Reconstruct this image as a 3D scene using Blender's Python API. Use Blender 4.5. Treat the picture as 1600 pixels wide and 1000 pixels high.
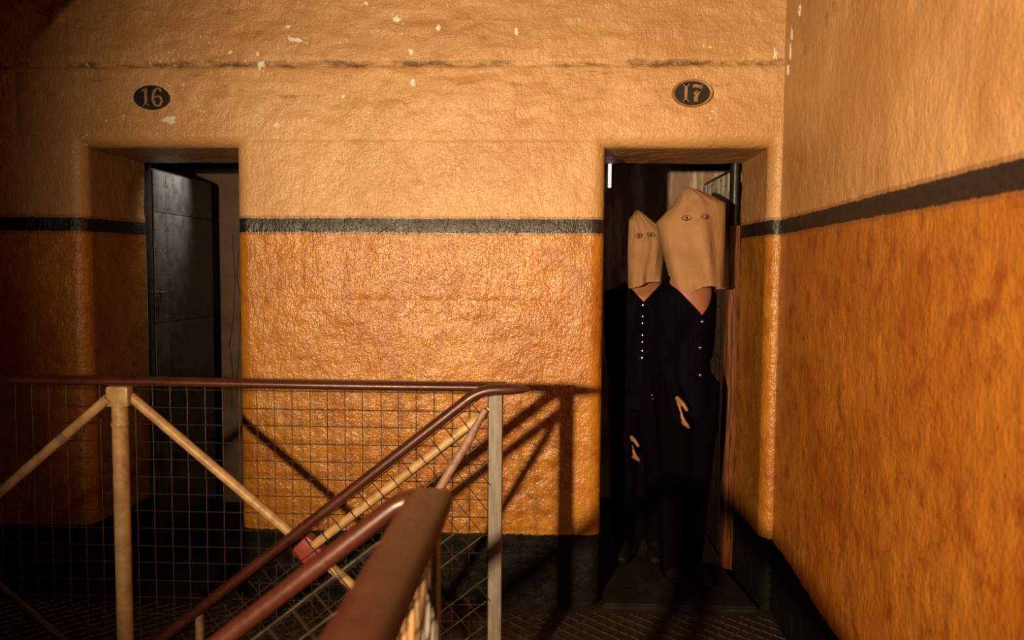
import bpy, bmesh, math, random
import numpy as np
from mathutils import Vector, Matrix, Quaternion
from mathutils.bvhtree import BVHTree

random.seed(7)
rng = np.random.default_rng(11)
scene = bpy.context.scene
col = scene.collection
for o in list(bpy.data.objects):
    bpy.data.objects.remove(o)

# ------------------------------------------------------------------ camera
cam_d = bpy.data.cameras.new('camera')
cam = bpy.data.objects.new('camera', cam_d)
col.objects.link(cam)
cam_d.sensor_width = 36.0
cam_d.lens = 1277.0 / 1600.0 * 36.0
cam_d.clip_start = 0.02
cam_d.dof.use_dof = True
cam_d.dof.focus_distance = 3.55
cam_d.dof.aperture_fstop = 2.4
yaw, pitch, roll = math.radians(2.4), math.radians(-3.63), math.radians(0.38)
fw = Vector((-math.sin(yaw)*math.cos(pitch), math.cos(yaw)*math.cos(pitch), math.sin(pitch)))
r0 = Vector((math.cos(yaw), math.sin(yaw), 0.0))
u0 = r0.cross(fw)
rv = r0*math.cos(roll) + u0*math.sin(roll)
uv = -r0*math.sin(roll) + u0*math.cos(roll)
M = Matrix((rv, uv, -fw)).transposed().to_4x4()
M.translation = Vector((0, 0, 1.5))
cam.matrix_world = M
scene.camera = cam

# ------------------------------------------------------------------ world, lamps, exposure
w = bpy.data.worlds.new('world'); scene.world = w; w.use_nodes = True
w.node_tree.nodes['Background'].inputs[0].default_value = (1.0, 0.62, 0.36, 1)
w.node_tree.nodes['Background'].inputs[1].default_value = 0.0015

def lamp(name, typ, loc, power, color, size=0.05, aim=None, angle=None, blend=1.0):
    d = bpy.data.lights.new(name, typ)
    d.energy = power; d.color = color
    d.shadow_soft_size = size
    if typ == 'SPOT':
        d.spot_size = math.radians(angle); d.spot_blend = blend
    o = bpy.data.objects.new(name, d); col.objects.link(o)
    o.location = loc
    if aim is not None:
        o.rotation_euler = (Vector(aim) - Vector(loc)).to_track_quat('-Z', 'Y').to_euler()
    return o
# the gallery lamp, behind and to the left of the camera
LAMP = (-1.13, -0.74, 1.62)
lamp('gallery_lamp', 'SPOT', LAMP, 920.0, (1.0, 0.715, 0.40), 0.05, aim=(0.62, 3.2, 1.68), angle=83, blend=1.0)
# added unseen spots: sheen on the left door leaf, fill on the right one
lamp('added_cell_spot', 'SPOT', (-1.66, 4.46, 2.36), 60.0, (1.0, 0.96, 0.90), 0.04, aim=(-2.01, 4.34, 1.92), angle=52, blend=1.0)
lamp('added_cell_spot', 'SPOT', (0.05, 4.75, 2.35), 52.0, (1.0, 0.74, 0.50), 0.04, aim=(0.90, 4.50, 1.05), angle=58, blend=1.0)

scene.cycles.diffuse_bounces = 1
scene.view_settings.view_transform = 'Standard'
scene.view_settings.look = 'None'
scene.view_settings.gamma = 1.0
scene.view_settings.use_curve_mapping = False
scene.view_settings.exposure = 0.0

# ------------------------------------------------------------------ material helpers
class NT:
    def __init__(self, name):
        self.m = bpy.data.materials.new(name); self.m.use_nodes = True
        self.t = self.m.node_tree; self.t.nodes.clear()
        self.out = self.n('ShaderNodeOutputMaterial')
        self.b = self.n('ShaderNodeBsdfPrincipled')
        self.l(self.b.outputs[0], self.out.inputs[0])
        self.tc = self.n('ShaderNodeTexCoord')
        self.obj = self.tc.outputs['Object']
    def n(self, t): return self.t.nodes.new(t)
    def l(self, a, b): self.t.links.new(a, b)
    def put(self, sock, v):
        if isinstance(v, bpy.types.NodeSocket): self.l(v, sock)
        else: sock.default_value = v
    def noise(self, scale, detail=4, rough=0.55, sc=None, dist=0.0, off=None):
        n = self.n('ShaderNodeTexNoise')
        n.inputs['Scale'].default_value = scale; n.inputs['Detail'].default_value = detail
        n.inputs['Roughness'].default_value = rough; n.inputs['Distortion'].default_value = dist
        mp = self.n('ShaderNodeMapping'); self.l(self.obj, mp.inputs[0])
        if sc: mp.inputs['Scale'].default_value = sc
        if off: mp.inputs['Location'].default_value = off
        self.l(mp.outputs[0], n.inputs['Vector'])
        return n.outputs['Fac']
    def math(self, op, a, b=0.0, c=None, clamp=False):
        n = self.n('ShaderNodeMath'); n.operation = op; n.use_clamp = clamp
        self.put(n.inputs[0], a); self.put(n.inputs[1], b)
        if c is not None: self.put(n.inputs[2], c)
        return n.outputs[0]
    def ramp(self, v, lo, hi, a=0.0, b=1.0):
        n = self.n('ShaderNodeMapRange'); n.interpolation_type = 'SMOOTHSTEP'
        self.put(n.inputs[0], v)
        for i, x in enumerate((lo, hi, a, b)): n.inputs[i+1].default_value = x
        return n.outputs[0]
    def mix(self, f, a, b):
        n = self.n('ShaderNodeMix'); n.data_type = 'RGBA'
        self.put(n.inputs[0], f)
        for s, v in ((n.inputs[6], a), (n.inputs[7], b)):
            if isinstance(v, bpy.types.NodeSocket): self.l(v, s)
            else: s.default_value = (*v, 1)
        return n.outputs[2]
    def xyz(self):
        n = self.n('ShaderNodeSeparateXYZ'); self.l(self.obj, n.inputs[0]); return n.outputs
    def bump(self, h, strength, dist, prev=None):
        n = self.n('ShaderNodeBump'); n.inputs['Strength'].default_value = strength
        n.inputs['Distance'].default_value = dist
        self.l(h, n.inputs['Height'])
        if prev is not None: self.l(prev, n.inputs['Normal'])
        return n.outputs[0]
    def fin(self, color, rough, metal=0.0, normal=None, spec=0.5, **kw):
        c = self.b.inputs['Base Color']
        if isinstance(color, bpy.types.NodeSocket): self.l(color, c)
        else: c.default_value = (*color, 1)
        self.put(self.b.inputs['Roughness'], rough); self.put(self.b.inputs['Metallic'], metal)
        self.b.inputs['Specular IOR Level'].default_value = spec
        for k, v in kw.items(): self.put(self.b.inputs[k], v)
        if normal is not None: self.l(normal, self.b.inputs['Normal'])
        return self.m

def simple(name, c1, c2, rough, metal=0.0, scale=20, sc=None, bump=0.3, dist=0.002, spec=0.5):
    t = NT(name)
    f = t.noise(scale, 5, 0.6, sc)
    f2 = t.noise(scale*5, 3, 0.6, sc)
    c = t.mix(t.ramp(f, 0.35, 0.68), c1, c2)
    return t.fin(c, t.ramp(f2, 0.2, 0.8, rough*0.8, min(1, rough*1.2)), metal, t.bump(f2, bump, dist), spec)

def wall_paint(name, streak=0.5, upper_a=(0.72, 0.42, 0.19), upper_b=(0.60, 0.32, 0.12), k=1.0, cracks=0.92, dash=(85, 85, 26), g=0.99):
    t = NT(name)
    x, y, z = t.xyz()
    wob = t.math('SUBTRACT', t.noise(9, 3, 0.6), 0.5)
    fine = t.math('SUBTRACT', t.noise(60, 3, 0.6), 0.5)
    zz = t.math('ADD', z, t.math('ADD', t.math('MULTIPLY', wob, 0.010), t.math('MULTIPLY', fine, 0.012)))
    big = t.noise(2.2, 5, 0.6); mid = t.noise(11, 5, 0.65)
    drip = t.noise(1.0, 4, 0.6, (26, 26, 2.2))
    up = t.mix(t.ramp(big, 0.36, 0.66), upper_a, upper_b)
    up = t.mix(t.math('MULTIPLY', t.ramp(mid, 0.54, 0.78), 0.5), up, (0.46, 0.22, 0.07))
    hor = t.noise(1.0, 6, 0.7, (5, 5, 17), 0.6)
    rough_zone = t.ramp(z, 2.10, 2.30)
    up = t.mix(t.math('MULTIPLY', t.math('MULTIPLY', t.ramp(hor, 0.55, 0.72), rough_zone), 0.85), up, (0.27, 0.11, 0.04))
    up = t.mix(t.math('MULTIPLY', t.ramp(t.math('ADD', zz, t.math('MULTIPLY', wob, 0.25)), 2.36, 2.50), 0.42), up, (0.44, 0.21, 0.075))
    crack = t.math('SUBTRACT', 1.0, t.ramp(t.math('ABSOLUTE', t.math('SUBTRACT', t.math('ADD', zz, t.math('MULTIPLY', t.math('SUBTRACT', t.noise(14, 3, 0.6), 0.5), 0.035)), 2.380)), 0.001, 0.022))
    crack = t.math('MULTIPLY', crack, t.ramp(t.noise(5.3, 5, 0.7, (1, 1, 2)), 0.38, 0.60))
    up = t.mix(t.math('MULTIPLY', crack, cracks), up, (0.11, 0.04, 0.02))
    lo = t.mix(t.ramp(big, 0.34, 0.68), (0.61*k, 0.255*k*g, 0.028*k), (0.48*k, 0.165*k*g, 0.013*k))
    lo = t.mix(t.math('MULTIPLY', t.ramp(drip, 0.5, 0.75), min(streak, 0.4)), lo, (0.34*k, 0.085*k*g, 0.009*k))
    lo = t.mix(t.math('MULTIPLY', t.ramp(mid, 0.46, 0.70), 0.40+0.45*streak), lo, (0.31*k, 0.072*k*g, 0.008*k))
    c = t.mix(t.ramp(zz, 1.679, 1.687), lo, up)
    d = t.math('ABSOLUTE', t.math('SUBTRACT', zz, 1.683))
    ghost = t.math('MULTIPLY', t.math('SUBTRACT', 1.0, t.ramp(d, 0.040, 0.044)), 0.5)
    c = t.mix(ghost, c, (0.20, 0.075, 0.035))
    stripe = t.math('SUBTRACT', 1.0, t.ramp(d, 0.0285, 0.0315))
    c = t.mix(stripe, c, t.mix(t.ramp(mid, 0.5, 0.8), (0.010, 0.008, 0.008), (0.022, 0.016, 0.012)))
    skirt = t.math('SUBTRACT', 1.0, t.ramp(zz, 0.313, 0.320))
    c = t.mix(skirt, c, t.mix(t.ramp(mid, 0.45, 0.75), (0.008, 0.007, 0.006), (0.024, 0.015, 0.009)))
    peel = t.noise(75, 2, 0.5); peel2 = t.noise(150, 2, 0.5)
    run = t.noise(1.0, 3, 0.55, dash)
    lump = t.noise(22, 3, 0.55)
    n = t.bump(lump, 0.6, 0.010)
    n = t.bump(run, 0.35 + 0.55*streak, 0.0055, n)
    n = t.bump(peel, 0.7, 0.0040, n)
    n = t.bump(peel2, 0.5, 0.0020, n)
    n = t.bump(t.math('MULTIPLY', hor, rough_zone), 0.6, 0.012, n)
    rg = t.math('ADD', t.math('MULTIPLY', t.ramp(z, 1.66, 1.70), 0.10), t.ramp(mid, 0.3, 0.7, 0.27, 0.38))
    rg = t.math('ADD', rg, t.math('ADD', t.math('MULTIPLY', skirt, 0.25), t.math('MULTIPLY', stripe, 0.06)))
    t.put(t.b.inputs['Specular IOR Level'], 0.75)
    m = t.fin(c, rg, 0.0, n, 0.75)
    t.l(t.math('SUBTRACT', 0.75, t.math('MULTIPLY', skirt, 0.60)), t.b.inputs['Specular IOR Level'])
    return m

MAT = {}
MAT['wall'] = wall_paint('painted stone wall', 0.40)
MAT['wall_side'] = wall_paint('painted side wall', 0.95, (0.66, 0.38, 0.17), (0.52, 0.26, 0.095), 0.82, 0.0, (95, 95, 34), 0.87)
MAT['wall_jamb'] = wall_paint('shade tinted painted reveal', 0.6, (0.50, 0.27, 0.11), (0.38, 0.18, 0.065), 0.62, 0.0)  # darker copy of the wall paint, the reveal's shade put into its colour
MAT['rail'] = simple('red brown gloss paint', (0.050, 0.011, 0.0065), (0.075, 0.018, 0.010), 0.36, 0, 14, None, 0.15, 0.001)
MAT['cream'] = simple('cream paint on iron', (0.55, 0.345, 0.165), (0.36, 0.20, 0.085), 0.42, 0, 22, None, 0.4, 0.002)
MAT['flat_post'] = simple('worn grey beige paint', (0.26, 0.22, 0.20), (0.17, 0.14, 0.122), 0.6, 0, 1.0, (60, 60, 6), 0.6, 0.002)
MAT['rod'] = simple('dull pinkish paint', (0.34, 0.20, 0.15), (0.20, 0.11, 0.08), 0.5, 0, 40, None, 0.4, 0.002)
MAT['red'] = simple('red paint', (0.30, 0.035, 0.025), (0.18, 0.03, 0.02), 0.5, 0, 40)
MAT['wire'] = simple('rusty wire', (0.050, 0.026, 0.015), (0.03, 0.016, 0.010), 0.5, 0.2, 60)
MAT['iron'] = simple('black cast iron', (0.030, 0.022, 0.017), (0.05, 0.036, 0.026), 0.55, 0.2, 9, None, 0.4, 0.002)
MAT['iron_rib'] = simple('worn iron ribs', (0.07, 0.048, 0.034), (0.045, 0.03, 0.022), 0.45, 0.3, 20, None, 0.3, 0.001)
MAT['stone'] = simple('worn bluestone', (0.024, 0.017, 0.013), (0.013, 0.010, 0.008), 0.8, 0, 12, None, 0.6, 0.006, 0.2)
MAT['plaster'] = simple('cell plaster', (0.30, 0.20, 0.14), (0.20, 0.125, 0.085), 0.75, 0, 5, None, 0.5, 0.006)
t_ = NT('streaked whitewash'); st_ = t_.noise(1.0, 4, 0.6, (9, 9, 1.6)); st2_ = t_.noise(1.0, 3, 0.6, (60, 60, 4))
MAT['plaster_white'] = t_.fin(t_.mix(t_.math('MULTIPLY', t_.ramp(st_, 0.42, 0.58), t_.ramp(st2_, 0.25, 0.5)), (0.38, 0.235, 0.16), (0.80, 0.74, 0.66)), 0.7, 0.0, t_.bump(st2_, 0.3, 0.004))
t_ = NT('brown strap with streaky white top'); zt_ = t_.xyz()[2]; sa_ = t_.noise(1.0, 4, 0.6, (30, 30, 3)); sb_ = t_.noise(1.0, 3, 0.6, (60, 60, 6))
MAT['door_strap'] = t_.fin(t_.mix(t_.math('MULTIPLY', t_.ramp(zt_, 1.74, 1.88), t_.ramp(sa_, 0.36, 0.5)), t_.mix(t_.ramp(sb_, 0.35, 0.65), (0.12, 0.068, 0.045), (0.07, 0.04, 0.027)), (0.75, 0.72, 0.66)), 0.38, 0.0, t_.bump(sb_, 0.3, 0.002))  # white streaks mixed into the brown towards the top
MAT['chip'] = simple('bare white plaster', (0.95, 0.92, 0.86), (0.88, 0.83, 0.75), 0.85, 0, 60)
MAT['door_plate'] = simple('dark riveted iron plate', (0.11, 0.098, 0.088), (0.06, 0.052, 0.046), 0.38, 0.15, 16, None, 0.4, 0.002)
MAT['door_strip'] = simple('brown iron strap', (0.07, 0.042, 0.028), (0.045, 0.027, 0.018), 0.4, 0.2, 1.0, (40, 40, 4), 0.3, 0.002)
MAT['lock'] = simple('brown lock case', (0.22, 0.10, 0.065), (0.15, 0.07, 0.045), 0.35, 0.2, 30)
MAT['wood'] = simple('red brown timber', (0.25, 0.082, 0.026), (0.09, 0.028, 0.011), 0.5, 0, 1.0, (60, 60, 5), 0.7, 0.004, 0.2)
MAT['black'] = simple('black gloss paint', (0.012, 0.010, 0.010), (0.02, 0.017, 0.015), 0.35, 0, 20)
MAT['steel'] = simple('bright steel', (0.55, 0.50, 0.44), (0.42, 0.37, 0.32), 0.25, 1.0, 60)
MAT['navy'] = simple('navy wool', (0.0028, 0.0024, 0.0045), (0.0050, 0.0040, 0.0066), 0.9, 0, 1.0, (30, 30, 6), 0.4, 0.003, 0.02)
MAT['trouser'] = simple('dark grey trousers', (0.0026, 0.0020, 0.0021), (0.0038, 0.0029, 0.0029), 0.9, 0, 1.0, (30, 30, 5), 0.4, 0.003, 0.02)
MAT['boot'] = simple('black boots', (0.006, 0.005, 0.0045), (0.010, 0.008, 0.007), 0.6, 0, 20, None, 0.2, 0.001, 0.2)
MAT['skin'] = simple('skin', (0.43, 0.18, 0.10), (0.38, 0.15, 0.085), 0.5, 0, 18, None, 0.1, 0.001)
MAT['hair'] = simple('brown hair', (0.04, 0.022, 0.012), (0.025, 0.014, 0.008), 0.6, 0, 40)
MAT['plate'] = simple('black enamel', (0.011, 0.009, 0.009), (0.02, 0.016, 0.014), 0.4, 0, 40)
MAT['plate_rim'] = simple('tan painted rim', (0.42, 0.22, 0.08), (0.30, 0.14, 0.05), 0.45, 0, 30)
MAT['numeral'] = simple('tan numeral paint', (0.40, 0.215, 0.095), (0.30, 0.15, 0.06), 0.6, 0, 50)
MAT['white'] = simple('white enamel', (0.8, 0.78, 0.74), (0.7, 0.68, 0.63), 0.4, 0, 30)
MAT['eye_dark'] = simple('dark brown lashes', (0.07, 0.028, 0.015), (0.05, 0.02, 0.01), 0.7, 0, 60)
MAT['eye_white'] = simple('eye white', (0.50, 0.38, 0.30), (0.45, 0.32, 0.25), 0.3, 0, 60)
MAT['iris'] = simple('dark iris', (0.035, 0.018, 0.012), (0.02, 0.01, 0.008), 0.2, 0, 60)

def linen():
    t = NT('unbleached linen')
    a = t.noise(1.0, 3, 0.6, (420, 420, 30)); b = t.noise(1.0, 3, 0.6, (30, 30, 420))
    s = t.noise(7, 4, 0.6)
    c = t.mix(t.ramp(s, 0.35, 0.7), (0.48, 0.265, 0.135), (0.38, 0.20, 0.095))
    c = t.mix(t.math('MULTIPLY', t.ramp(a, 0.45, 0.8), 0.25), c, (0.40, 0.22, 0.10))
    n = t.bump(a, 0.4, 0.0015); n = t.bump(b, 0.4, 0.0015, n)
    n = t.bump(t.noise(16, 4, 0.55, (1, 1, 0.35)), 0.9, 0.014, n)
    return t.fin(c, 0.85, 0.0, n, 0.2)
MAT['linen'] = linen()

# ------------------------------------------------------------------ object helpers
def world_loc(o):
    p = Vector(o.location)
    while o.parent: o = o.parent; p += Vector(o.location)
    return p
def link(name, me, mat, parent=None):
    o = bpy.data.objects.new(name, me); col.objects.link(o)
    if mat is not None and not me.materials: me.materials.append(MAT[mat] if isinstance(mat, str) else mat)
    if parent is not None: o.parent = parent
    return o
def obj(name, bm, mat, parent=None, smooth=True, origin=None):
    """bm in world coordinates -> ONE mesh object; its mesh is stored relative to its parent's (or its own) origin"""
    off = world_loc(parent) if parent is not None else (Vector(origin) if origin is not None else Vector((0, 0, 0)))
    bmesh.ops.translate(bm, verts=bm.verts, vec=-off)
    bmesh.ops.recalc_face_normals(bm, faces=bm.faces)
    me = bpy.data.meshes.new(name); bm.to_mesh(me); bm.free()
    if smooth:
        for p in me.polygons: p.use_smooth = True
        me.set_sharp_from_angle(angle=math.radians(38))
    o = link(name, me, mat, parent)
    if parent is None: o.location = off
    return o
def thing(name, label, cat, loc=(0, 0, 0), group=None):
    o = bpy.data.objects.new(name, None); col.objects.link(o); o.location = loc
    o.empty_display_size = 0.1
    o['label'] = label; o['category'] = cat
    if group: o['group'] = group
    return o
def tag(o, label, cat, group=None):
    o['label'] = label; o['category'] = cat
    if group: o['group'] = group
    return o
def struct(o):
    o['kind'] = 'structure'; return o

def add_box(bm, c, s, bevel=0.0, rot=None):
    r = bmesh.ops.create_cube(bm, size=1.0)
    vs = r['verts']
    for v in vs: v.co = Vector((v.co.x*s[0], v.co.y*s[1], v.co.z*s[2]))
    if bevel > 0:
        es = list({e for v in vs for e in v.link_edges})
        rb = bmesh.ops.bevel(bm, geom=es, offset=bevel, segments=2, affect='EDGES', profile=0.6)
        vs = list({v for f in rb['faces'] for v in f.verts} | {v for v in vs if v.is_valid})
        # include every vertex of the island
        seen = set(vs); st = list(vs)
        while st:
            v = st.pop()
            for e in v.link_edges:
                u = e.other_vert(v)
                if u not in seen: seen.add(u); st.append(u)
        vs = list(seen)
    if rot is not None:
        for v in vs: v.co = rot @ v.co
    for v in vs: v.co += Vector(c)
    return vs
def box(name, c, s, mat, parent=None, bevel=0.0, origin=None, rot=None):
    bm = bmesh.new(); add_box(bm, c, s, bevel, rot); return obj(name, bm, mat, parent, True, origin)

def add_sweep(bm, pts, radii, n=12, ref=Vector((0, 0, 1)), cap=True, power=1.0):
    """sweep an ellipse along pts; radii = list of (side, up); ref = approximate up"""
    pts = [Vector(p) for p in pts]; rings = []
    ref = Vector(ref)
    for i, p in enumerate(pts):
        if i == 0: t = pts[1]-pts[0]
        elif i == len(pts)-1: t = pts[-1]-pts[-2]
        else: t = (pts[i+1]-p).normalized() + (p-pts[i-1]).normalized()
        t.normalize()
        rr = ref if abs(ref.dot(t)) < 0.97 else Vector((0, 1, 0))
        s = t.cross(rr).normalized(); u = s.cross(t).normalized()
        ra, rb = radii[i] if isinstance(radii, list) else radii
        ring = []
        for k in range(n):
            a = 2*math.pi*k/n
            ca, sa = math.cos(a), math.sin(a)
            if power != 1.0:
                ca = math.copysign(abs(ca)**power, ca); sa = math.copysign(abs(sa)**power, sa)
            ring.append(bm.verts.new(p + s*ca*ra + u*sa*rb))
        rings.append(ring)
    for a, b in zip(rings, rings[1:]):
        for k in range(n): bm.faces.new((a[k], a[(k+1) % n], b[(k+1) % n], b[k]))
    if cap:
        bm.faces.new(list(reversed(rings[0]))); bm.faces.new(rings[-1])
    return rings
def sweep(name, pts, radii, mat, parent=None, n=14, ref=(0, 0, 1), power=1.0, origin=None):
    bm = bmesh.new(); add_sweep(bm, pts, radii, n, Vector(ref), True, power)
    return obj(name, bm, mat, parent, True, origin)
def bend(pts, r=0.05, seg=5):
    """round the corners of a polyline"""
    pts = [Vector(p) for p in pts]; out = [pts[0]]
    for a, b, c in zip(pts, pts[1:], pts[2:]):
        d1 = (a-b); d2 = (c-b); k = min(r, d1.length*0.45, d2.length*0.45)
        p0 = b+d1.normalized()*k; p2 = b+d2.normalized()*k
        for i in range(seg+1):
            t = i/seg; out.append(p0*(1-t)**2 + b*2*t*(1-t) + p2*t*t)
    out.append(pts[-1]); return out

# ------------------------------------------------------------------ walls: real relief
def vnoise(u, v, scale, seed, octaves=3, gain=0.5):
    """lattice value noise over arrays u, v (metres)"""
    out = np.zeros_like(u); amp = 1.0; tot = 0.0
    for o in range(octaves):
        g = np.random.default_rng(seed+o*17).random((97, 97))
        a = u*scale*(2**o)+31.7*o; b = v*scale*(2**o)+11.3*o
        i = np.floor(a).astype(int); j = np.floor(b).astype(int)
        fa = a-i; fb = b-j
        fa = fa*fa*(3-2*fa); fb = fb*fb*(3-2*fb)
        G = lambda p, q: g[p % 97, q % 97]
        val = (G(i, j)*(1-fa)+G(i+1, j)*fa)*(1-fb) + (G(i, j+1)*(1-fa)+G(i+1, j+1)*fa)*fb
        out += amp*(val-0.5); tot += amp; amp *= gain
    return out/tot
def grid_mesh(name, P, mat, keep=None, flip=False):
    """P: (nu, nv, 3) array -> mesh; keep: (nu-1, nv-1) mask of faces"""
    nu, nv, _ = P.shape
    idx = np.arange(nu*nv).reshape(nu, nv)
    q = np.stack([idx[:-1, :-1], idx[1:, :-1], idx[1:, 1:], idx[:-1, 1:]], -1).reshape(-1, 4)
    if flip: q = q[:, ::-1]
    if keep is not None: q = q[keep.reshape(-1)]
    used = np.unique(q); remap = -np.ones(nu*nv, int); remap[used] = np.arange(len(used))
    q = remap[q]; V = P.reshape(-1, 3)[used]
    me = bpy.data.meshes.new(name)
    me.vertices.add(len(V)); me.vertices.foreach_set('co', V.astype(np.float32).ravel())
    me.loops.add(q.size); me.loops.foreach_set('vertex_index', q.astype(np.int32).ravel())
    me.polygons.add(len(q)); me.polygons.foreach_set('loop_start', (np.arange(len(q))*4).astype(np.int32))
    me.polygons.foreach_set('use_smooth', np.ones(len(q), bool))
    me.update(calc_edges=True); me.validate()
    me.materials.append(MAT[mat])
    return me, used

YW, RB = 3.58, 0.06
XL, XR = -3.7, 1.06
OPEN = [dict(l=-2.06, r=-1.378, t=2.030, rl=0.055, rr=0.06, rt=0.065, lb=-2.020, rb=-1.40),
        dict(l=0.250, r=0.955, t=2.022, rl=0.060, rr=0.045, rt=0.060, lb=0.235, rb=0.943)]
YB = 4.05
def axis(lo, hi, step, special):
    a = list(np.arange(lo, hi+1e-6, step))
    for e, r, s in special:                       # edge, radius, outward sign
        a = [x for x in a if not (-0.004 < (x-e)*s < r+0.004)]
        a += [e + s*r*(1-math.cos(k*math.pi/2/9)) for k in range(10)]
    return np.array(sorted(a))
xs = axis(XL, XR, 0.012, [(o['l'], o['rl'], -1) for o in OPEN] + [(o['r'], o['rr'], 1) for o in OPEN])
# both lintels share one height so that the grid lines meet them
for o in OPEN: o['t'] = 2.026; o['rt'] = 0.062
zs = axis(-0.02, 3.3, 0.012, [(2.026, 0.062, 1)])
X, Z = np.meshgrid(xs, zs, indexing='ij')
relief = 0.010*vnoise(X, Z, 3.0, 5, 2) + 0.007*vnoise(X, Z, 11, 9, 2) + 0.0040*vnoise(X, Z, 34, 21, 2)
relief += (0.018*vnoise(X*0.6, Z*1.5, 14, 33, 3))*np.clip((Z-2.08)/0.1, 0, 1)
# stone courses under the paint: (z, depth) of bed joints and (x, z0, z1, depth) of head joints
wavy = 0.006*vnoise(X, Z, 4, 44, 2)
def groove(d, wd, dep): return dep*np.exp(-(d/wd)**2)
joint = groove(Z+wavy-2.378, 0.008, 0.012*(0.5+1.2*np.clip(vnoise(X, Z, 2.2, 3, 2)+0.3, 0, 1)))
joint += groove(Z+wavy-2.058, 0.007, 0.004)*(X > -1.3)*(X < 0.19)
joint += groove(Z+wavy-2.063, 0.007, 0.004)*(X < -2.12)
joint += groove(Z+wavy-1.352, 0.010, 0.004)
for (jx, z0, z1, dep) in [(-2.36, 2.063, 2.378, 0.005), (-0.57, 2.058, 2.378, 0.003), (-2.13, 2.378, 3.3, 0.004),
                          (-0.02, 2.378, 3.3, 0.005), (-1.08, 1.352, 2.058, 0.003), (-0.22, 0.317, 1.352, 0.003), (-0.84, 0.317, 1.352, 0.003)]:
    joint += groove(X+wavy-jx, 0.007, dep)*(Z > z0)*(Z < z1)
A = np.full(X.shape, 9.0)
hole = np.zeros((len(xs)-1, len(zs)-1), bool)
xc = (xs[1:]+xs[:-1])/2; zc = (zs[1:]+zs[:-1])/2
for o in OPEN:
    dx = np.maximum((o['l']-X)/o['rl'], (X-o['r'])/o['rr']); dz = (Z-o['t'])/o['rt']
    A = np.minimum(A, np.clip(np.maximum(dx, dz), 0, 9))
    hole |= ((xc > o['l']) & (xc < o['r']))[:, None] & (zc < o['t'])[None, :]
a1 = np.clip(A, 0, 1)
round_y = RB*(1-np.sqrt(np.clip(1-(1-a1)**2, 0, 1)))
fade = np.clip(A/2.5, 0, 1)
Y = YW + round_y + (joint - relief)*fade
back_me, _ = grid_mesh('wall_back', np.stack([X, Y, Z], -1), 'wall', ~hole)
wall_back = struct(link('wall_back', back_me, None))

# reveals of the two doorways (jambs and soffit), carried by the wall
def reveal(p00, p10, p11, p01, seed, amp, inward):
    """bilinear patch with relief along the inward vector; zero on the front edge"""
    nu, nv = 34, 150
    u, v = np.meshgrid(np.linspace(0, 1, nu), np.linspace(0, 1, nv), indexing='ij')
    p00, p10, p11, p01 = map(np.array, (p00, p10, p11, p01))
    P = (p00*(1-u)[..., None]*(1-v)[..., None] + p10*u[..., None]*(1-v)[..., None]
         + p11*u[..., None]*v[..., None] + p01*(1-u)[..., None]*v[..., None])
    L = np.linalg.norm(p01-p00); D = np.linalg.norm(p10-p00)
    h = amp*(vnoise(u*D, v*L, 6, seed, 3)*1.2 + vnoise(u*D, v*L, 30, seed+5, 2)*0.5)
    P = P + (h*np.clip(u*6, 0, 1)*np.clip((1-v)*20, 0, 1))[..., None]*np.array(inward)
    return P
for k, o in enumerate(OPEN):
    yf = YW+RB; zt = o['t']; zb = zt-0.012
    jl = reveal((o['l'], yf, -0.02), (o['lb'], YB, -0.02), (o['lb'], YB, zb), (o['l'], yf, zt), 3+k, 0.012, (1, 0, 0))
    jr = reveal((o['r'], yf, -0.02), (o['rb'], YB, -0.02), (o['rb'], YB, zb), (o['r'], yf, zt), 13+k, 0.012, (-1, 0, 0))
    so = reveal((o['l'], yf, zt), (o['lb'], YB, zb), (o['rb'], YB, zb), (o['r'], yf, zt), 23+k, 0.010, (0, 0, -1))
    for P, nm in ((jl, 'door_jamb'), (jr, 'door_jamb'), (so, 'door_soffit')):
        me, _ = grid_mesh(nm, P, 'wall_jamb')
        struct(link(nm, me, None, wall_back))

# side wall, running towards the camera from the corner
CX = 1.006; SL = 0.0575
ds = np.arange(0, 5.2, 0.014)
zz = np.arange(-0.02, 3.3, 0.014)
D, Z2 = np.meshgrid(ds, zz, indexing='ij')
rel = 0.010*vnoise(D, Z2, 2.5, 61, 2) + 0.009*vnoise(D, Z2*0.8, 9, 63, 3) + 0.0050*vnoise(D, Z2*0.55, 36, 65, 2)
for (dd, dz, dr, dep) in [(0.95, 0.62, 0.05, 0.010), (1.12, 0.66, 0.045, 0.010), (0.72, 0.50, 0.04, 0.006), (1.45, 0.98, 0.06, 0.008), (0.55, 0.85, 0.05, 0.006), (1.75, 0.75, 0.06, 0.007), (1.3, 0.35, 0.06, 0.006)]:
    rel -= dep*np.exp(-(((D-dd)/dr)**2+((Z2-dz)/dr/1.4)**2))*(0.6+1.6*np.abs(vnoise(D, Z2, 26, 67, 2)))
edge = np.clip(D/0.06, 0, 1)
wobble = 0.006*vnoise(D*0, Z2, 5, 71, 2)
X2 = CX - SL*D - rel*edge + wobble*(1-edge)
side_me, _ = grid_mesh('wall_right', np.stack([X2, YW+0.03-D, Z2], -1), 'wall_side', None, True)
struct(link('wall_right', side_me, None))
struct(box('wall_right', (1.32, 1.0, 1.64), (0.30, 5.6, 3.32), 'plaster'))
struct(box('ceiling', (-1.3, 1.1, 3.38), (5.2, 6.2, 0.14), 'iron'))

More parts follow.
